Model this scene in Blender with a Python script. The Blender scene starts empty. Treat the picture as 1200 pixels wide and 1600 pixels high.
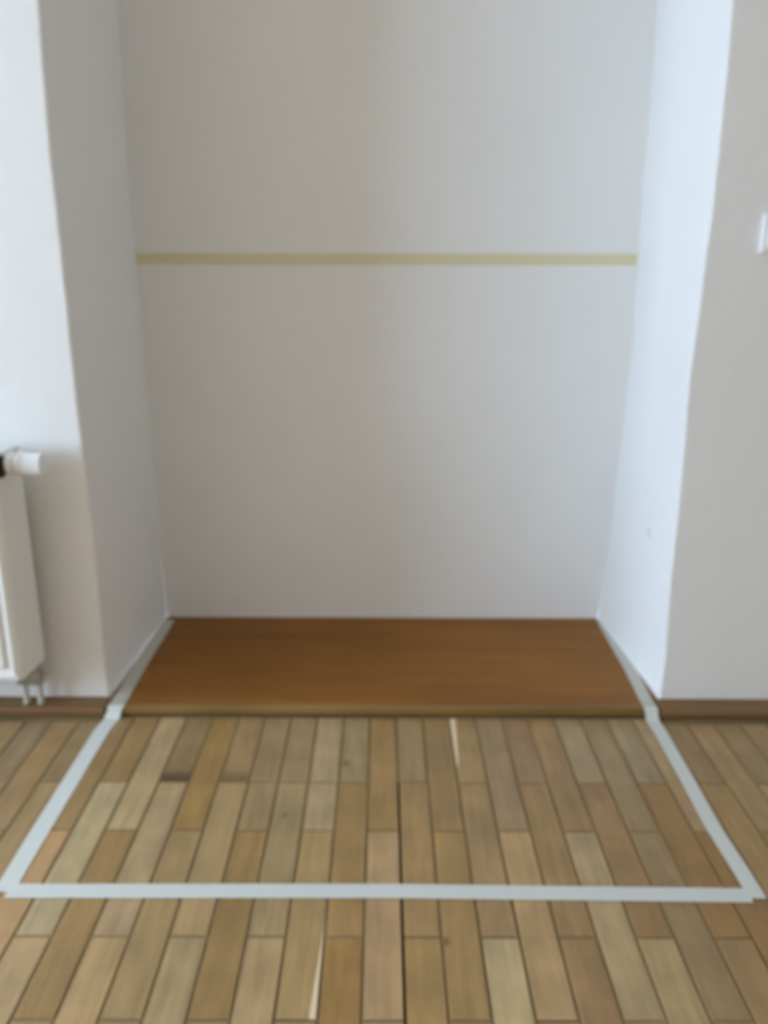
import bpy, bmesh, math, random
from mathutils import Vector, Matrix, noise

scene = bpy.context.scene
COL = scene.collection
random.seed(11)

# ------------------------------------------------------------------ camera
CAM_F, PITCH, ROLL, YAW, CAM_H = 1278.6, 0.287985, 0.004975, 0.002145, 1.1509
fw = Vector((math.sin(YAW)*math.cos(PITCH), math.cos(YAW)*math.cos(PITCH), -math.sin(PITCH)))
rt = Vector((math.cos(YAW), -math.sin(YAW), 0))
up = rt.cross(fw)
c_, s_ = math.cos(ROLL), math.sin(ROLL)
rt2 = rt*c_ + up*s_
up2 = up*c_ - rt*s_
cd = bpy.data.cameras.new('camera')
cam = bpy.data.objects.new('camera', cd)
COL.objects.link(cam)
cam.matrix_world = Matrix(((rt2.x, up2.x, -fw.x, 0), (rt2.y, up2.y, -fw.y, 0), (rt2.z, up2.z, -fw.z, CAM_H), (0, 0, 0, 1)))
cd.sensor_fit = 'VERTICAL'
cd.sensor_height = 24
cd.lens = CAM_F/1600*24
cd.clip_start = 0.05
cd.dof.use_dof = True                     # the photograph is out of focus
cd.dof.focus_distance = 0.5
cd.dof.aperture_fstop = 4.4
scene.camera = cam

# ------------------------------------------------------------------ light
world = bpy.data.worlds.new('sky')
scene.world = world
world.use_nodes = True
wn = world.node_tree.nodes
wn['Background'].inputs['Color'].default_value = (0.665, 0.87, 1.16, 1)
wn['Background'].inputs['Strength'].default_value = 25.6
pl = bpy.data.lights.new('window_portal', 'AREA')
pl.shape = 'RECTANGLE'
WX, WY0, WY1, WZ0, WZ1 = -5.00, -1.35, 1.15, 0.60, 2.45       # the window of the room, left of the frame
pl.size = WZ1-WZ0
pl.size_y = WY1-WY0
pl.cycles.is_portal = True
po = bpy.data.objects.new('window_portal', pl)
COL.objects.link(po)
po.location = (WX-0.02, (WY0+WY1)/2, (WZ0+WZ1)/2)
po.rotation_euler = (0, -math.pi/2, 0)
scene.view_settings.view_transform = 'Standard'
scene.view_settings.look = 'None'
scene.view_settings.gamma = 1
scene.view_settings.use_curve_mapping = False
scene.view_settings.exposure = 0.0
scene.cycles.diffuse_bounces = 8
scene.cycles.max_bounces = 14

# ------------------------------------------------------------------ materials
def s2l(c):
    c = c/255
    return c/12.92 if c <= 0.04045 else ((c+0.055)/1.055)**2.4

def mat(name, color, rough=0.5, spec=0.5, metal=0.0, bump=None, vary=0.0):
    m = bpy.data.materials.new(name)
    m.use_nodes = True
    nt = m.node_tree
    b = nt.nodes['Principled BSDF']
    b.inputs['Base Color'].default_value = (*color, 1)
    b.inputs['Roughness'].default_value = rough
    b.inputs['Specular IOR Level'].default_value = spec
    b.inputs['Metallic'].default_value = metal
    tc = nt.nodes.new('ShaderNodeTexCoord')
    if vary:
        n = nt.nodes.new('ShaderNodeTexNoise')
        n.inputs['Scale'].default_value = 3.0
        n.inputs['Detail'].default_value = 4
        nt.links.new(tc.outputs['Object'], n.inputs['Vector'])
        r = nt.nodes.new('ShaderNodeMapRange')
        r.inputs['From Min'].default_value = 0.3
        r.inputs['From Max'].default_value = 0.7
        r.inputs['To Min'].default_value = 1-vary
        r.inputs['To Max'].default_value = 1+vary
        nt.links.new(n.outputs['Fac'], r.inputs['Value'])
        mx = nt.nodes.new('ShaderNodeVectorMath')
        mx.operation = 'SCALE'
        mx.inputs[0].default_value = color
        nt.links.new(r.outputs[0], mx.inputs['Scale'])
        nt.links.new(mx.outputs[0], b.inputs['Base Color'])
    if bump:
        n = nt.nodes.new('ShaderNodeTexNoise')
        n.inputs['Scale'].default_value = bump[0]
        n.inputs['Detail'].default_value = 5
        nt.links.new(tc.outputs['Object'], n.inputs['Vector'])
        bp = nt.nodes.new('ShaderNodeBump')
        bp.inputs['Strength'].default_value = bump[1]
        bp.inputs['Distance'].default_value = bump[2]
        nt.links.new(n.outputs['Fac'], bp.inputs['Height'])
        nt.links.new(bp.outputs[0], b.inputs['Normal'])
    return m

def scuffed_paint(name, color, spots):
    """plaster paint with a few grey scuff marks at fixed places (x, y, z, radius, amount)"""
    m = mat(name, color, 0.75, 0.2, bump=(26, 0.35, 0.004), vary=0.012)
    nt = m.node_tree
    b = nt.nodes['Principled BSDF']
    src = b.inputs['Base Color'].links[0].from_socket
    tc = nt.nodes.new('ShaderNodeTexCoord')
    nz = nt.nodes.new('ShaderNodeTexNoise')
    nz.inputs['Scale'].default_value = 60
    nt.links.new(tc.outputs['Object'], nz.inputs['Vector'])
    for (x, y, z, r, a) in spots:
        d = nt.nodes.new('ShaderNodeVectorMath')
        d.operation = 'DISTANCE'
        d.inputs[1].default_value = (x, y, z)
        nt.links.new(tc.outputs['Object'], d.inputs[0])
        ad = nt.nodes.new('ShaderNodeMath')
        ad.operation = 'MULTIPLY_ADD'
        nt.links.new(nz.outputs['Fac'], ad.inputs[0])
        ad.inputs[1].default_value = r*1.2
        nt.links.new(d.outputs['Value'], ad.inputs[2])
        mr = nt.nodes.new('ShaderNodeMapRange')
        mr.inputs['From Min'].default_value = r*0.6
        mr.inputs['From Max'].default_value = r*1.6
        mr.inputs['To Min'].default_value = 1-a
        mr.inputs['To Max'].default_value = 1.0
        nt.links.new(ad.outputs[0], mr.inputs['Value'])
        sc = nt.nodes.new('ShaderNodeVectorMath')
        sc.operation = 'SCALE'
        nt.links.new(src, sc.inputs[0])
        nt.links.new(mr.outputs[0], sc.inputs['Scale'])
        src = sc.outputs[0]
    nt.links.new(src, b.inputs['Base Color'])
    return m

def wood(name, along='Y', color=None, grain=0.16, rough=0.42, wedge=None, dark_end=None, knot=None, scale=1.0, spec=0.4):
    """wood; takes the plank's own colour from the object unless a colour is given"""
    m = bpy.data.materials.new(name)
    m.use_nodes = True
    nt = m.node_tree
    L = nt.links.new
    b = nt.nodes['Principled BSDF']
    b.inputs['Roughness'].default_value = rough
    b.inputs['Specular IOR Level'].default_value = spec
    tc = nt.nodes.new('ShaderNodeTexCoord')
    oi = nt.nodes.new('ShaderNodeObjectInfo')
    off = nt.nodes.new('ShaderNodeMath')
    off.operation = 'MULTIPLY'
    off.inputs[1].default_value = 37.0
    L(oi.outputs['Random'], off.inputs[0])
    ad = nt.nodes.new('ShaderNodeVectorMath')
    ad.operation = 'ADD'
    L(tc.outputs['Object'], ad.inputs[0])
    L(off.outputs[0], ad.inputs[1])
    mp = nt.nodes.new('ShaderNodeMapping')
    mp.inputs['Scale'].default_value = (60*scale, 5*scale, 60*scale) if along == 'Y' else (2.2*scale, 26*scale, 26*scale)
    L(ad.outputs[0], mp.inputs['Vector'])
    n = nt.nodes.new('ShaderNodeTexNoise')
    n.inputs['Scale'].default_value = 1.0
    n.inputs['Detail'].default_value = 5
    n.inputs['Distortion'].default_value = 0.6
    L(mp.outputs[0], n.inputs['Vector'])
    n2 = nt.nodes.new('ShaderNodeTexNoise')
    n2.inputs['Scale'].default_value = 11.0 if along == 'Y' else 3.0
    n2.inputs['Detail'].default_value = 2
    L(ad.outputs[0], n2.inputs['Vector'])
    r1 = nt.nodes.new('ShaderNodeMapRange')
    r1.inputs['From Min'].default_value = 0.3
    r1.inputs['From Max'].default_value = 0.7
    r1.inputs['To Min'].default_value = 1-grain
    r1.inputs['To Max'].default_value = 1+grain*0.6
    L(n.outputs['Fac'], r1.inputs['Value'])
    r2 = nt.nodes.new('ShaderNodeMapRange')
    r2.inputs['From Min'].default_value = 0.3
    r2.inputs['From Max'].default_value = 0.7
    r2.inputs['To Min'].default_value = 1-grain*0.8
    r2.inputs['To Max'].default_value = 1+grain*0.6
    L(n2.outputs['Fac'], r2.inputs['Value'])
    mu = nt.nodes.new('ShaderNodeMath')
    mu.operation = 'MULTIPLY'
    L(r1.outputs[0], mu.inputs[0])
    L(r2.outputs[0], mu.inputs[1])
    fac = mu.outputs[0]
    sep = nt.nodes.new('ShaderNodeSeparateXYZ')
    L(tc.outputs['Object'], sep.inputs[0])

    def math_(op, a, bb, c=None):
        k = nt.nodes.new('ShaderNodeMath')
        k.operation = op
        for i, v in enumerate((a, bb, c)):
            if v is None:
                continue
            if isinstance(v, (int, float)):
                k.inputs[i].default_value = v
            else:
                L(v, k.inputs[i])
        return k.outputs[0]

    def smooth(v, lo, hi, a, bb):
        k = nt.nodes.new('ShaderNodeMapRange')
        k.interpolation_type = 'SMOOTHSTEP'
        k.inputs['From Min'].default_value = lo
        k.inputs['From Max'].default_value = hi
        k.inputs['To Min'].default_value = a
        k.inputs['To Max'].default_value = bb
        L(v, k.inputs['Value'])
        return k.outputs[0]
    if dark_end:                     # dark stain beside a plank's end joint
        y0, y1, amt = dark_end
        fac = math_('MULTIPLY', fac, smooth(sep.outputs['Y'], y0, y1, 1-amt, 1.0))
    if knot:
        kx, ky, kr, amt = knot
        d = nt.nodes.new('ShaderNodeVectorMath')
        d.operation = 'DISTANCE'
        d.inputs[1].default_value = (kx, ky*0.6, 0)
        sc = nt.nodes.new('ShaderNodeVectorMath')
        sc.operation = 'MULTIPLY'
        sc.inputs[1].default_value = (1, 0.6, 0)
        L(tc.outputs['Object'], sc.inputs[0])
        L(sc.outputs[0], d.inputs[0])
        fac = math_('MULTIPLY', fac, smooth(d.outputs['Value'], kr*0.4, kr*1.5, 1-amt, 1.0))
    v = nt.nodes.new('ShaderNodeVectorMath')
    v.operation = 'SCALE'
    if color:
        v.inputs[0].default_value = color
    else:
        L(oi.outputs['Color'], v.inputs[0])
    L(fac, v.inputs['Scale'])
    out = v.outputs[0]
    if wedge:                        # pale sapwood wedge running into the plank: boundary x = a + b*y
        a, bb, side, ylo, yhi = wedge
        q = math_('SUBTRACT', sep.outputs['X'], math_('MULTIPLY_ADD', sep.outputs['Y'], bb, a))
        if side < 0:
            q = math_('MULTIPLY', q, -1.0)
        w = math_('MULTIPLY', smooth(q, -0.001, 0.002, 0, 1), smooth(sep.outputs['Y'], ylo, yhi, 1, 0) if side > 0 else smooth(sep.outputs['Y'], ylo, yhi, 0, 1))
        mx = nt.nodes.new('ShaderNodeMix')
        mx.data_type = 'RGBA'
        L(w, mx.inputs['Factor'])
        L(out, mx.inputs['A'])
        mx.inputs['B'].default_value = (0.80, 0.62, 0.40, 1)
        out = mx.outputs['Result']
    L(out, b.inputs['Base Color'])
    bp = nt.nodes.new('ShaderNodeBump')
    bp.inputs['Strength'].default_value = 0.15
    bp.inputs['Distance'].default_value = 0.002
    L(n.outputs['Fac'], bp.inputs['Height'])
    L(bp.outputs[0], b.inputs['Normal'])
    return m

def on_x(px, py, X):
    d = fw*CAM_F + rt2*(px-600) + up2*(800-py)
    t = X/d.x
    return X, d.y*t, CAM_H + d.z*t

PAINT = (0.80, 0.80, 0.79)
M = {}
M['paint'] = mat('wall_paint', PAINT, 0.75, 0.2, bump=(26, 0.35, 0.004), vary=0.012)
M['paint_right'] = scuffed_paint('wall_paint_scuffed', PAINT, [
    (*on_x(1011, 833, 0.745), 0.020, 0.30), (*on_x(1012, 806, 0.745), 0.014, 0.20), (*on_x(1008, 768, 0.745), 0.014, 0.14),
    (*on_x(994, 752, 0.745), 0.014, 0.10), (*on_x(1018, 421, 0.745), 0.015, 0.22)])
M['room'] = mat('room_paint', (0.74, 0.61, 0.46), 0.8, 0.2, vary=0.01)
M['ceiling'] = mat('ceiling_paint', (0.82, 0.81, 0.79), 0.8, 0.2)
M['gap'] = mat('joint_filler', (0.245, 0.17, 0.088), 0.9, 0.1, vary=0.25)
M['open_joint'] = mat('open_joint', (0.045, 0.033, 0.014), 0.95, 0.05)
M['plank'] = wood('oak_stave')
M['board'] = wood('oiled_board_wood', 'X', (0.255, 0.102, 0.015), grain=0.16, rough=0.5, spec=0.22)
M['skirt'] = wood('skirting_wood', 'X', (0.215, 0.118, 0.050), grain=0.10, rough=0.45, spec=0.25)
M['lip'] = wood('board_edge_wood', 'X', (0.25, 0.145, 0.045), grain=0.2, rough=0.45, spec=0.25)
M['radiator'] = mat('radiator_enamel', (0.83, 0.83, 0.81), 0.3, 0.5)
M['plastic'] = mat('white_plastic', (0.86, 0.87, 0.88), 0.35, 0.5)
M['dark'] = mat('painted_opening_shade', (0.03, 0.03, 0.028), 0.6, 0.3)
M['pipe'] = mat('grey_enamel', (0.55, 0.55, 0.51), 0.4, 0.4)
M['metal'] = mat('nickel', (0.42, 0.41, 0.38), 0.35, 0.5, 0.8)
M['frame'] = mat('window_frame_paint', (0.8, 0.8, 0.8), 0.4, 0.5)
M['sill'] = mat('sill_stone', (0.7, 0.7, 0.68), 0.4, 0.5)

def tape_mat(name, color, see, rough=0.55):
    m = mat(name, color, rough, 0.35, bump=(300, 0.2, 0.0006))
    nt = m.node_tree
    out = nt.nodes['Material Output']
    b = nt.nodes['Principled BSDF']
    t = nt.nodes.new('ShaderNodeBsdfTransparent')
    mx = nt.nodes.new('ShaderNodeMixShader')
    mx.inputs[0].default_value = see
    nt.links.new(b.outputs[0], mx.inputs[1])
    nt.links.new(t.outputs[0], mx.inputs[2])
    nt.links.new(mx.outputs[0], out.inputs['Surface'])
    return m
M['tape_white'] = tape_mat('white_masking_tape', (0.82, 0.84, 0.80), 0.30)
M['tape_on_board'] = tape_mat('thin_white_tape_on_dark_board', (0.74, 0.74, 0.66), 0.42)
M['tape_yellow'] = tape_mat('yellow_masking_tape', (0.78, 0.72, 0.48), 0.12)
g = bpy.data.materials.new('pane_glass')
g.use_nodes = True
nt = g.node_tree
nt.nodes.remove(nt.nodes['Principled BSDF'])
tr = nt.nodes.new('ShaderNodeBsdfTransparent')
tr.inputs[0].default_value = (0.97, 0.98, 0.97, 1)
gl = nt.nodes.new('ShaderNodeBsdfGlossy')
gl.inputs['Roughness'].default_value = 0.02
ms = nt.nodes.new('ShaderNodeMixShader')
ms.inputs[0].default_value = 0.06
nt.links.new(tr.outputs[0], ms.inputs[1])
nt.links.new(gl.outputs[0], ms.inputs[2])
nt.links.new(ms.outputs[0], nt.nodes['Material Output'].inputs[0])
M['glass'] = g

# ------------------------------------------------------------------ mesh helpers
def obj(name, bm, m, parent=None, loc=(0, 0, 0), smooth=False):
    me = bpy.data.meshes.new(name)
    bmesh.ops.recalc_face_normals(bm, faces=bm.faces)
    bm.to_mesh(me)
    bm.free()
    me.materials.append(m)
    if smooth:
        me.shade_smooth()
    o = bpy.data.objects.new(name, me)
    COL.objects.link(o)
    o.location = loc
    if parent:
        o.parent = parent
    return o

def struct(name, bm, m, **k):
    o = obj(name, bm, m, **k)
    o['kind'] = 'structure'
    return o

def empty(name, loc):
    o = bpy.data.objects.new(name, None)
    o.empty_display_size = 0.05
    COL.objects.link(o)
    o.location = loc
    return o

def tag(o, label, cat, group=None):
    o['label'] = label
    o['category'] = cat
    if group:
        o['group'] = group
    return o

def box(bm, x0, x1, y0, y1, z0, z1, bevel=0.0, seg=2):
    r = bmesh.ops.create_cube(bm, size=1)
    vs = r['verts']
    for v in vs:
        v.co = Vector((x0 if v.co.x < 0 else x1, y0 if v.co.y < 0 else y1, z0 if v.co.z < 0 else z1))
    if bevel:
        es = {e for v in vs for e in v.link_edges}
        bmesh.ops.bevel(bm, geom=list(es), offset=bevel, segments=seg, profile=0.5, affect='EDGES')
    return bm

def BM():
    return bmesh.new()

def lathe(bm, prof, origin, axis='X', n=40, ribs=None):
    """prof: list of (t, r); ribs: (i0, i1, count, depth) modulates the radius between rings"""
    rings = []
    for i, (t, r) in enumerate(prof):
        ring = []
        for k in range(n):
            a = 2*math.pi*k/n
            rr = r
            if ribs and ribs[0] <= i <= ribs[1]:
                rr = r - (ribs[3] if (k*ribs[2]*2//n) % 2 else 0)
            if axis == 'X':
                p = (origin[0]+t, origin[1]+rr*math.cos(a), origin[2]+rr*math.sin(a))
            else:
                p = (origin[0]+rr*math.cos(a), origin[1]+rr*math.sin(a), origin[2]+t)
            ring.append(bm.verts.new(p))
        rings.append(ring)
    for a, b in zip(rings, rings[1:]):
        for k in range(n):
            bm.faces.new((a[k], a[(k+1) % n], b[(k+1) % n], b[k]))
    bm.faces.new(rings[0][::-1])
    bm.faces.new(rings[-1])
    return bm

def loft(bm, rows):
    vr = [[bm.verts.new(p) for p in row] for row in rows]
    n = len(vr[0])
    for a, b in zip(vr, vr[1:]):
        for k in range(n):
            bm.faces.new((a[k], a[(k+1) % n], b[(k+1) % n], b[k]))
    bm.faces.new(vr[0][::-1])
    bm.faces.new(vr[-1])
    return bm

# the photograph's measured edges, turned into world coordinates on the planes they lie in
def ray(px, py):
    return fw*CAM_F + rt2*(px-600) + up2*(800-py)

def on_y(px, py, Y):
    d = ray(px, py)
    t = Y/d.y
    return d.x*t, CAM_H + d.z*t

def on_z(px, py, Z):
    d = ray(px, py)
    t = (Z-CAM_H)/d.z
    return d.x*t, d.y*t

YW, YB = 2.0, 2.538        # front wall plane, back wall plane of the niche
ZC = 2.75                  # ceiling
def edge_curve(pts, Y):
    w = sorted((on_y(x, y, Y)[::-1] for x, y in pts))
    def f(z):
        if z <= w[0][0]:
            return w[0][1]
        for (z0, x0), (z1, x1) in zip(w, w[1:]):
            if z <= z1:
                return x0+(x1-x0)*(z-z0)/(z1-z0)
        return w[-1][1]
    return f
LF = edge_curve([(62, 0), (69, 103), (80, 233), (93, 350), (108, 500), (123, 640), (135, 741), (148, 856), (165, 1045), (171, 1088)], YW)
LB = edge_curve([(183, 0), (191, 133), (201, 267), (212, 393), (218, 467), (233, 640), (244, 792), (253, 893), (260, 962)], YB)
RF = edge_curve([(1143, 0), (1130, 150), (1112, 320), (1095, 450), (1075, 600), (1064, 740), (1047, 900), (1036, 1040), (1029, 1090)], YW)
RB = edge_curve([(1028, 0), (1017, 150), (1003, 300), (998, 399), (986, 564), (968, 713), (952, 850), (941, 930), (934, 966)], YB)

# ------------------------------------------------------------------ the setting
ROOM_X0, ROOM_X1, ROOM_Y0 = WX, 2.9, -2.6

def pier_rows(F, B, xo, sgn):
    rows = []
    z = -0.02
    while z < ZC+0.001:
        j = 0.0016*noise.noise(Vector((z*9, sgn*5.0, 0))) + 0.0010*noise.noise(Vector((z*34, sgn*9.0, 3)))
        xf, xb = F(z)+j, B(z)
        row = [(xo, YW, z)]
        # front face subdivided towards the corner
        for t in (0.5, 0.8, 0.93):
            row.append((xo+(xf-sgn*0.02-xo)*t, YW+0.0012*noise.noise(Vector((t*7, z*4, sgn))), z))
        row += [(xf-sgn*0.007, YW, z), (xf-sgn*0.002, YW+0.0015, z), (xf, YW+0.006, z)]
        for t in (0.3, 0.65):
            row.append((xf+(xb-xf)*t+0.0010*noise.noise(Vector((t*3, z*5, 4*sgn))), YW+0.006+(YB-YW-0.006)*t, z))
        row += [(xb, YB, z), (xo, YB, z)]
        rows.append(row)
        z += 0.03463
    return rows
struct('wall_left', loft(BM(), pier_rows(LF, LB, ROOM_X0-0.16, 1)), M['paint'])
struct('wall_right', loft(BM(), pier_rows(RF, RB, ROOM_X1+0.16, -1)), M['paint_right'])
bm = BM()
box(bm, ROOM_X0-0.16, ROOM_X1+0.16, YB, YB+0.15, -0.02, ZC)
struct('wall_back', bm, M['paint'])
bm = BM()
box(bm, ROOM_X0-0.16, ROOM_X1+0.16, ROOM_Y0-0.15, YB+0.15, ZC, ZC+0.12)
struct('ceiling', bm, M['ceiling'])
bm = BM()
box(bm, ROOM_X1, ROOM_X1+0.16, ROOM_Y0, YW, -0.02, ZC)
struct('wall_east', bm, M['room'])
bm = BM()
box(bm, ROOM_X0-0.16, ROOM_X1+0.16, ROOM_Y0-0.15, ROOM_Y0, -0.02, ZC)
struct('wall_behind', bm, M['room'])
bm = BM()        # window wall with its opening
box(bm, WX-0.16, WX, ROOM_Y0, WY0, -0.02, ZC)
box(bm, WX-0.16, WX, WY1, YW, -0.02, ZC)
box(bm, WX-0.16, WX, WY0, WY1, -0.02, WZ0)
box(bm, WX-0.16, WX, WY0, WY1, WZ1, ZC)
struct('wall_window', bm, M['room'])
# the window itself
bm = BM()
t = 0.05
box(bm, WX-0.12, WX-0.06, WY0, WY1, WZ0, WZ0+t)
box(bm, WX-0.12, WX-0.06, WY0, WY1, WZ1-t, WZ1)
box(bm, WX-0.12, WX-0.06, WY0, WY0+t, WZ0+t, WZ1-t)
box(bm, WX-0.12, WX-0.06, WY1-t, WY1, WZ0+t, WZ1-t)
win = struct('window_1', bm, M['frame'])
ym = (WY0+WY1)/2
bm = BM()
box(bm, WX-0.118, WX-0.062, ym-0.03, ym+0.03, WZ0+t, WZ1-t, 0.004)
obj('mullion', bm, M['frame'], win)
for a, b in ((WY0+t, ym-0.03), (ym+0.03, WY1-t)):
    bm = BM()
    box(bm, WX-0.094, WX-0.088, a, b, WZ0+t, WZ1-t)
    obj('pane', bm, M['glass'], win)
bm = BM()
box(bm, WX-0.06, WX+0.05, WY0, WY1, WZ0-0.03, WZ0, 0.004)
obj('window_sill', bm, M['sill'], win)

# ------------------------------------------------------------------ floor of oak staves
PW, PX0 = 0.07, 0.0402
LEN = 0.4622
YA, YBJ = 1.1944, 1.0233          # end joints of the even and of the odd rows
GAP = 0.0062
bm = BM()
box(bm, ROOM_X0, ROOM_X1, ROOM_Y0, YW+0.0, -0.10, -0.002)
floor = struct('floor', bm, M['gap'])

FLOOR_K = 0.94                    # albedo scale for the tones below
tones = {  # (column, first row from the camera counted at the joints): sRGB wood tone, slight left-to-right light included
    (-10, 1): (158, 148, 118), (-10, 0): (160, 140, 106), (-10, 2): (134, 112, 76), (-11, 1): (162, 134, 98), (-11, 2): (136, 114, 78),
    (-12, 1): (136, 118, 84), (-12, 2): (128, 112, 84), (-13, 2): (134, 112, 80), (-13, 1): (130, 112, 84), (-14, 2): (126, 110, 88),
    (-9, 1): (133, 110, 72), (-9, 2): (156, 141, 110), (-9, 0): (138, 120, 84),
    (-8, 1): (152, 134, 106), (-8, 2): (124, 106, 78), (-8, 0): (160, 138, 100),
    (-7, 2): (136, 111, 66), (-7, 1): (140, 121, 86), (-7, 0): (136, 116, 80),
    (-6, 1): (148, 129, 94), (-6, 2): (141, 119, 88), (-6, 0): (146, 131, 100),
    (-5, 2): (134, 117, 88), (-5, 1): (132, 110, 70), (-5, 0): (140, 122, 88),
    (-4, 1): (140, 125, 94), (-4, 2): (139, 122, 92), (-4, 0): (158, 138, 104),
    (-3, 1): (150, 130, 90), (-3, 2): (156, 141, 112), (-3, 0): (138, 120, 82),
    (-2, 1): (136, 112, 73), (-2, 2): (136, 122, 92), (-2, 0): (135, 108, 62),
    (-1, 1): (159, 136, 104), (-1, 2): (138, 114, 74), (-1, 0): (144, 124, 92),
    (0, 1): (142, 118, 81), (0, 2): (133, 116, 86), (0, 0): (145, 122, 78),
    (1, 1): (142, 119, 77), (1, 2): (132, 110, 75), (1, 0): (128, 108, 72),
    (2, 1): (140, 119, 86), (2, 2): (140, 120, 84), (2, 0): (166, 153, 120),
    (3, 1): (155, 133, 97), (3, 2): (134, 117, 90), (3, 0): (140, 118, 82),
    (4, 1): (138, 115, 78), (4, 2): (131, 109, 82), (4, 0): (132, 108, 76),
    (5, 1): (152, 137, 106), (5, 2): (131, 108, 76), (5, 0): (142, 122, 88),
    (6, 1): (133, 108, 73), (6, 2): (142, 127, 101), (6, 0): (151, 136, 101),
    (7, 1): (129, 113, 84), (7, 2): (132, 115, 86), (7, 0): (130, 112, 80),
    (8, 1): (128, 102, 64), (8, 2): (132, 119, 93), (8, 0): (129, 109, 78),
    (9, 1): (125, 99, 62), (9, 2): (146, 127, 97), (10, 1): (137, 117, 80), (10, 2): (126, 108, 80),
    (11, 2): (140, 121, 88), (11, 1): (136, 116, 80), (12, 2): (128, 112, 84), (13, 2): (138, 120, 88), (14, 2): (120, 106, 92),
}
def stave_color(c, r):
    if (c, r) in tones:
        t = tuple(0.8*v+0.2*m for v, m in zip(tones[(c, r)], (140, 120, 86)))
    else:
        k = random.uniform(0.92, 1.12)
        w = random.uniform(-8, 6)
        t = (136*k, 116*k, (82-w)*k)
    E = (0.64, 0.715, 0.80)        # how much light the floor returns for a given albedo in this room
    return tuple(min(0.9, s2l(v)/e*FLOOR_K) for v, e in zip(t, E)) + (1.0,)

def stave_mesh(L):
    bm = BM()
    hw, hl, bv = PW/2-GAP/2, L/2-GAP/2, 0.0008
    lo = [(-hw, -hl, -0.002), (hw, -hl, -0.002), (hw, hl, -0.002), (-hw, hl, -0.002)]
    mid = [(x, y, -bv) for x, y, _ in lo]
    top = [(x-math.copysign(bv, x), y-math.copysign(bv, y), 0) for x, y, _ in lo]
    loft(bm, [lo, mid, top])
    me = bpy.data.meshes.new('plank')
    bmesh.ops.recalc_face_normals(bm, faces=bm.faces)
    bm.to_mesh(me)
    bm.free()
    me.materials.append(M['plank'])
    return me
meshes = {}
FAR_SIDE, FAR_NICHE = 1.922, 1.946
special = {   # staves with a mark of their own
    (-3, 1): wood('stave_sapwood_wedge', wedge=(0.0325, 0.055, 1, 0.10, 0.16)),
    (2, 2): wood('stave_sapwood_streak', wedge=(-0.0235, 0.05, -1, -0.10, -0.05)),
    (-8, 2): wood('stave_dark_end', dark_end=(-0.128, -0.075, 0.62)),
    (-6, 2): wood('stave_brown_end', dark_end=(-0.130, -0.085, 0.40)),
    (-2, 2): wood('stave_knot', knot=(-0.020, -0.068, 0.010, 0.40)),
    (-4, 1): wood('stave_small_knot', knot=(-0.006, 0.11, 0.006, 0.35)),
    (1, 1): wood('stave_edge_knot', knot=(-0.028, -0.07, 0.007, 0.45)),
    (-10, 1): wood('stave_pale'),
}
extra_joint = {(-3, 2): 1.6585, (-5, 2): 1.6585}
near_cols = range(-23, 24)
stuff = []
for c in range(-75, 42):
    base = YA if c % 2 == 0 else YBJ
    xc = PX0+(c+0.5)*PW
    if xc-PW/2 < ROOM_X0-0.001:
        continue
    if xc+PW/2 > ROOM_X1+0.001:
        continue
    for r in range(-9, 4):
        FAR = FAR_NICHE if -0.745 < xc < 0.745 else FAR_SIDE
        y0 = base+(r-1)*LEN
        y1 = y0+LEN
        if c % 2 == 0:
            rr = r
        else:
            rr = r
        if y1 <= ROOM_Y0 or y0 >= FAR:
            continue
        y0, y1 = max(y0, ROOM_Y0), min(y1, FAR)
        if y1-y0 < 0.02:
            continue
        pieces = [(y0, y1)]
        if (c, rr) in extra_joint:
            q = extra_joint[(c, rr)]
            pieces = [(y0, q), (q, y1)]
        for (a, b) in pieces:
            if c in near_cols and b > 0.74:
                key = round(b-a, 3)
                if key not in meshes:
                    meshes[key] = stave_mesh(b-a)
                me = meshes[key]
                o = bpy.data.objects.new('plank', me)
                COL.objects.link(o)
                if (c, rr) in special:
                    me = me.copy()
                    me.materials[0] = special[(c, rr)]
                    o.data = me
                o.location = (xc, (a+b)/2, random.uniform(-0.0003, 0.0001))
                o.color = stave_color(c, rr)
                o.parent = floor
            else:
                stuff.append((xc, a, b, stave_color(c, 99)))
bm = BM()
box(bm, PX0-0.0024, PX0+0.0028, 0.70, 1.657, -0.0025, -0.0006)
obj('open_joint', bm, M['open_joint'], floor)
# the staves further back in the room, behind and beside the photographer
verts, faces, cols = [], [], []
for xc, a, b, col in stuff:
    i = len(verts)
    x0, x1, y0, y1 = xc-PW/2+GAP/2, xc+PW/2-GAP/2, a+GAP/2, b-GAP/2
    verts += [(x0, y0, -0.002), (x1, y0, -0.002), (x1, y1, -0.002), (x0, y1, -0.002), (x0, y0, 0), (x1, y0, 0), (x1, y1, 0), (x0, y1, 0)]
    faces += [(i+4, i+5, i+6, i+7), (i, i+1, i+5, i+4), (i+1, i+2, i+6, i+5), (i+2, i+3, i+7, i+6), (i+3, i, i+4, i+7), (i+3, i+2, i+1, i)]
me = bpy.data.meshes.new('plank_field')
me.from_pydata(verts, [], faces)
me.materials.append(M['plank'])
o = bpy.data.objects.new('plank_field', me)
COL.objects.link(o)
o.parent = floor
o.color = (0.40, 0.245, 0.11, 1)
o['kind'] = 'stuff'

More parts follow.
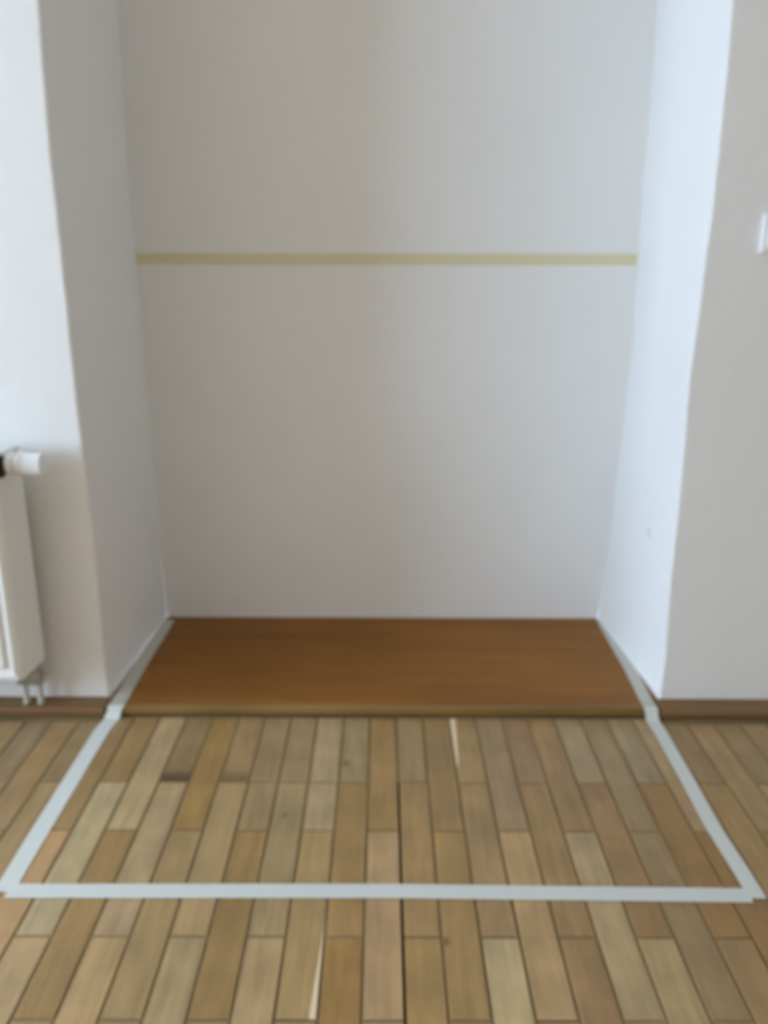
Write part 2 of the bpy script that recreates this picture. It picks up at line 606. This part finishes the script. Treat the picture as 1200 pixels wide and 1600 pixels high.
# ------------------------------------------------------------------ skirting and niche board
BB_Y, BB_Z = 1.936, 0.030
def skirting(name, x0, x1):
    prof = [(YW-0.0015, -0.002), (YW-0.0015, BB_Z), (BB_Y+0.010, BB_Z)]
    for k in range(1, 6):
        a = math.pi/2*k/5
        prof.append((BB_Y+0.010-0.010*math.sin(a), BB_Z-0.010+0.010*math.cos(a)))
    prof += [(BB_Y, 0.012), (BB_Y+0.012, 0.011), (BB_Y+0.012, -0.002)]
    return struct(name, loft(BM(), [[(x, y, z) for y, z in prof] for x in (x0, x1)]), M['skirt'])
skirting('baseboard_left', ROOM_X0, -0.7395)
skirting('baseboard_right', 0.747, ROOM_X1)

bd = empty('niche_board', (0, 2.25, 0.0))
BT = 0.030
BF = 1.966
bm = BM()     # the top follows the slanting sides of the niche
def board_x(y, side):
    if y < YW+0.004:
        return -0.7355 if side < 0 else 0.7435
    t = (y-YW)/(YB-YW)
    if side < 0:
        return LF(0.03)+(LB(0.03)-LF(0.03))*t+0.004
    return RF(0.03)+(RB(0.03)-RF(0.03))*t-0.004
ys = [BF, YW, YW+0.008, YW+0.15, YW+0.3, YB-0.002]
rows = []
for y in ys:
    xl, xr = board_x(y, -1), board_x(y, 1)
    rows.append([(xl, y, 0.0), (xr, y, 0.0), (xr, y, BT), (xl, y, BT)])
loft(bm, rows)
for v in bm.verts:
    v.co -= Vector((0, 2.25, 0))
obj('board_top', bm, M['board'], bd)
bm = BM()
prof = [(BF, 0.005), (BF, BT)]
prof += [(1.953, BT)]
for k in range(1, 6):
    a = math.pi/2*k/5
    prof.append((1.953-0.007*math.sin(a), BT-0.007+0.007*math.cos(a)))
prof += [(1.946, 0.009), (1.949, 0.005)]
loft(bm, [[(x, y-2.25, z) for y, z in prof] for x in (-0.7355, 0.7435)])
obj('front_nosing', bm, M['lip'], bd)
tag(bd, 'dark orange-brown wooden board covering the raised floor of the wall niche', 'board')

# ------------------------------------------------------------------ tapes
def ribbon(pts, width, th=0.0007):
    """pts: list of (x, y, z) centre points; flat tape following them, crosswise in x"""
    rows = []
    n = len(pts)
    tot = Vector(pts[-1])-Vector(pts[0])
    tot.z = 0
    for i, p in enumerate(pts):
        a = Vector(pts[max(i-1, 0)])
        b = Vector(pts[min(i+1, n-1)])
        d = (b-a).normalized()
        side = Vector((0, 0, 1)).cross(tot).normalized()
        nrm = d.cross(side).normalized()
        if nrm.z < 0:
            nrm = -nrm
        p = Vector(p)
        w = width*(1+0.012*noise.noise(p*9))
        rows.append([p-side*w/2, p+side*w/2, p+side*w/2+nrm*th, p-side*w/2+nrm*th])
    return loft(BM(), rows)

def line(p, q, z, n=10):
    return [(p[0]+(q[0]-p[0])*i/n, p[1]+(q[1]-p[1])*i/n, z+0.0001) for i in range(n+1)]

def side_tape(name, px_floor, px_board, width, near_px, label, zf):
    far_f = on_z(*px_floor[-1], 0)
    pts = []
    fl = [on_z(*p, 0) for p in [near_px]+px_floor]
    for a, b in zip(fl, fl[1:]):
        pts += line(a, b, zf, 5)[:-1]
    # up over the rounded nose of the board, then along the board
    bo = [on_z(*p, BT) for p in px_board]
    xk = bo[0][0]
    d = Vector((bo[0][0]-fl[-1][0], 0, 0))
    pts += [(0.6*fl[-1][0]+0.4*xk, 1.9330, zf), (0.4*fl[-1][0]+0.6*xk, 1.9400, 0.013), (0.2*fl[-1][0]+0.8*xk, 1.9440, 0.026), (xk, 1.9520, 0.0304)]
    for a, b in zip(bo, bo[1:]):
        pts += line(a, b, BT+0.0002, 5)[:-1]
    pts.append((bo[-1][0], bo[-1][1], BT+0.0003))
    pts = sorted(pts, key=lambda p: p[1])
    o = obj(name, ribbon(pts, width), M['tape_white'])
    o.data.materials.append(M['tape_on_board'])
    for f in o.data.polygons:
        if f.center.z > 0.029:
            f.material_index = 1
    return tag(o, label, 'tape', 'white tape outline on the floor')

side_tape('floor_tape', [(26, 1360), (62, 1300), (110, 1222), (170, 1124)], [(187, 1095), (222, 1035), (264, 969)], 0.040, (6, 1394),
          'strip of white tape running along the left side of the niche out over the parquet', 0.0006)
side_tape('floor_tape', [(1158, 1362), (1118, 1300), (1071, 1214), (1022, 1128)], [(1009, 1094), (983, 1043), (939, 969)], 0.034, (1184, 1405),
          'strip of white tape running along the right side of the niche out over the parquet', 0.0017)
a = on_z(13, 1393, 0)
b = on_z(1171, 1400, 0)
c1 = on_z(600, 1393, 0)
pts = line(a, c1, 0.0006, 12)[:-1]+line(c1, b, 0.0006, 12)
rows = []
for p in pts:
    rows.append([(p[0], p[1]-0.0185, p[2]), (p[0], p[1]+0.0185, p[2]), (p[0], p[1]+0.0185, p[2]+0.0006), (p[0], p[1]-0.0185, p[2]+0.0006)])
o = obj('floor_tape', loft(BM(), rows), M['tape_white'])
o.location.z = 0.0006
tag(o, 'horizontal strip of white tape across the parquet joining the two side strips', 'tape', 'white tape outline on the floor')

# yellow tape straight across the back wall
xl, zt = on_y(212, 404.5, YB)
xr, zt2 = on_y(997, 405.5, YB)
rows = []
N = 26
for i in range(N+1):
    t = i/N
    x = xl+0.002+(xr-xl-0.006)*t
    zc = zt+(zt2-zt)*t+0.0012*noise.noise(Vector((t*5, 1, 0)))
    w = 0.0165+0.0006*noise.noise(Vector((t*9, 0, 7)))
    rows.append([(x, YB, zc-w), (x, YB-0.0007, zc-w), (x, YB-0.0007, zc+w), (x, YB, zc+w)])
o = obj('wall_tape', loft(BM(), rows), M['tape_yellow'])
tag(o, 'strip of yellow masking tape stuck straight across the white back wall of the niche', 'tape')

# ------------------------------------------------------------------ radiator at the left edge
RX, RZ0, RZ1 = -0.893, 0.165, 0.737          # right end, bottom, top
RYB, RYF = YW-0.042, YW-0.165                # back and front planes
RL = -1.62
rad = empty('radiator', (RX-0.35, (RYB+RYF)/2, 0.0))
tag(rad, 'white panel radiator with thermostat knob hung on the wall left of the niche', 'radiator')
def rp(name, bm, m, parent=rad, smooth=False):
    root = rad.location
    for v in bm.verts:
        v.co -= root
    return obj(name, bm, m, parent, smooth=smooth)
bm = BM()     # front panel with a recessed bead around a raised face
box(bm, RL, RX-0.006, RYF, RYF+0.014, RZ0, RZ1-0.006, 0.004)
box(bm, RL+0.03, RX-0.036, RYF-0.006, RYF+0.002, RZ0+0.035, RZ1-0.04, 0.005)
fp = rp('front_panel', bm, M['radiator'])
bm = BM()
for (x0, x1, z0, z1) in ((RX-0.020, RX-0.0145, RZ0+0.012, RZ1-0.015), (RL+0.015, RX-0.02, RZ0+0.012, RZ0+0.017)):
    box(bm, x0, x1, RYF-0.0035, RYF+0.001, z0, z1, 0.0012)
rp('bead', bm, M['radiator'], rad)
bm = BM()
box(bm, RL, RX-0.006, RYB-0.014, RYB, RZ0+0.004, RZ1-0.006, 0.004)
rp('back_panel', bm, M['radiator'])
bm = BM()     # side cover, slightly slanting in plan
hw = 0.0045
rows = []
for z in (RZ0, RZ0+0.003, RZ1-0.003, RZ1):
    i = 0.001 if z in (RZ0, RZ1) else 0
    rows.append([(RX-0.006, RYF+0.004, z), (RX-hw+0.0-i-0.004, RYF+0.002+i, z), (RX-0.001-i, RYF+0.010, z), (RX+0.008-i, RYB-0.004, z), (RX+0.005, RYB-i, z), (RX-0.004, RYB, z)])
loft(bm, rows)
rp('side_panel', bm, M['radiator'])
bm = BM()
box(bm, RL, RX, RYF+0.012, RYF+0.018, RZ1-0.006, RZ1, 0.001)
box(bm, RL, RX, RYB-0.020, RYB-0.014, RZ1-0.006, RZ1, 0.001)
gr = rp('top_grille', bm, M['radiator'])
for i in range(7):
    bm = BM()
    y = RYF+0.026+i*0.0115
    box(bm, RL+0.004, RX-0.006, y, y+0.005, RZ1-0.005, RZ1-0.0005)
    s = rp('slat', bm, M['radiator'], rad)
    s.parent = gr
bm = BM()     # dark disc painting the shade inside the side cover's opening around the valve
VY, VZ = YW-0.110, 0.706
lathe(bm, [(0, 0.027), (0.0025, 0.027), (0.003, 0.026)], (RX-0.001, YW-0.135, VZ-0.002), 'X', 24)
rp('valve_opening', bm, M['dark'])
bm = BM()     # the thermostatic head
prof = [(0.0, 0.012), (0.006, 0.014), (0.006, 0.024), (0.010, 0.0262), (0.018, 0.0265), (0.023, 0.025), (0.0240, 0.017), (0.030, 0.017), (0.031, 0.0245), (0.034, 0.0275), (0.040, 0.0275), (0.042, 0.0262)]
lathe(bm, prof, (RX, VY, VZ), 'X', 40)
vh = rp('thermostat_knob', bm, M['plastic'], smooth=False)
bm = BM()
prof = [(0.040, 0.0255), (0.043, 0.0262), (0.086, 0.0250), (0.088, 0.0240), (0.0885, 0.015)]
lathe(bm, prof, (RX, VY, VZ), 'X', 90, ribs=(1, 2, 15, 0.0045))
gp = rp('grip', bm, M['plastic'])
gp.parent = vh
bm = BM()     # connection block below the end, and the two pipes into the skirting
PY = YW-0.040
p1, p2 = -0.950, -0.912
box(bm, p1-0.014, p2+0.014, PY-0.016, PY+0.012, 0.092, 0.125, 0.004)
for px in (p1, p2):
    lathe(bm, [(0, 0.011), (0.045, 0.011)], (px, PY, 0.122), 'Z', 18)
rp('valve_block', bm, M['metal'])
for px in (p1, p2):
    bm = BM()
    lathe(bm, [(0, 0.0078), (0.068, 0.0078), (0.070, 0.011), (0.078, 0.011)], (px, PY, BB_Z), 'Z', 20)
    pi_ = rp('pipe', bm, M['pipe'])
    bm = BM()
    lathe(bm, [(0, 0.016), (0.002, 0.016), (0.003, 0.014)], (px, PY, BB_Z-0.0005), 'Z', 20)
    k = rp('collar', bm, M['lip'])
    k.parent = pi_
for z in (0.28, 0.62):
    bm = BM()
    box(bm, RX-0.16, RX-0.12, RYB, YW-0.0012, z-0.03, z+0.03, 0.002)
    rp('wall_bracket', bm, M['radiator'])

# ------------------------------------------------------------------ light switch at the right edge
x0, zt = on_y(1192, 332, YW-0.011)
_, zb = on_y(1187, 398, YW-0.011)
SW = 0.083
sw = empty('light_switch', (x0+SW/2, YW, (zt+zb)/2))
zc = (zt+zb)/2
def sp(name, bm, m, smooth=False):
    for v in bm.verts:
        v.co -= sw.location
    return obj(name, bm, m, sw)
xs = on_y(1188, 398, YW-0.011)[0]
bm = BM()
box(bm, xs, xs+SW, YW-0.011, YW, zc-SW/2-0.001, zc+SW/2+0.001, 0.003)
sp('frame', bm, M['plastic'])
bm = BM()
box(bm, xs+0.012, xs+SW-0.012, YW-0.0155, YW-0.010, zc-SW/2+0.012, zc+SW/2-0.012, 0.002)
sp('rocker', bm, M['plastic'])
tag(sw, 'white square light switch on the grey-white wall right of the niche', 'light switch')
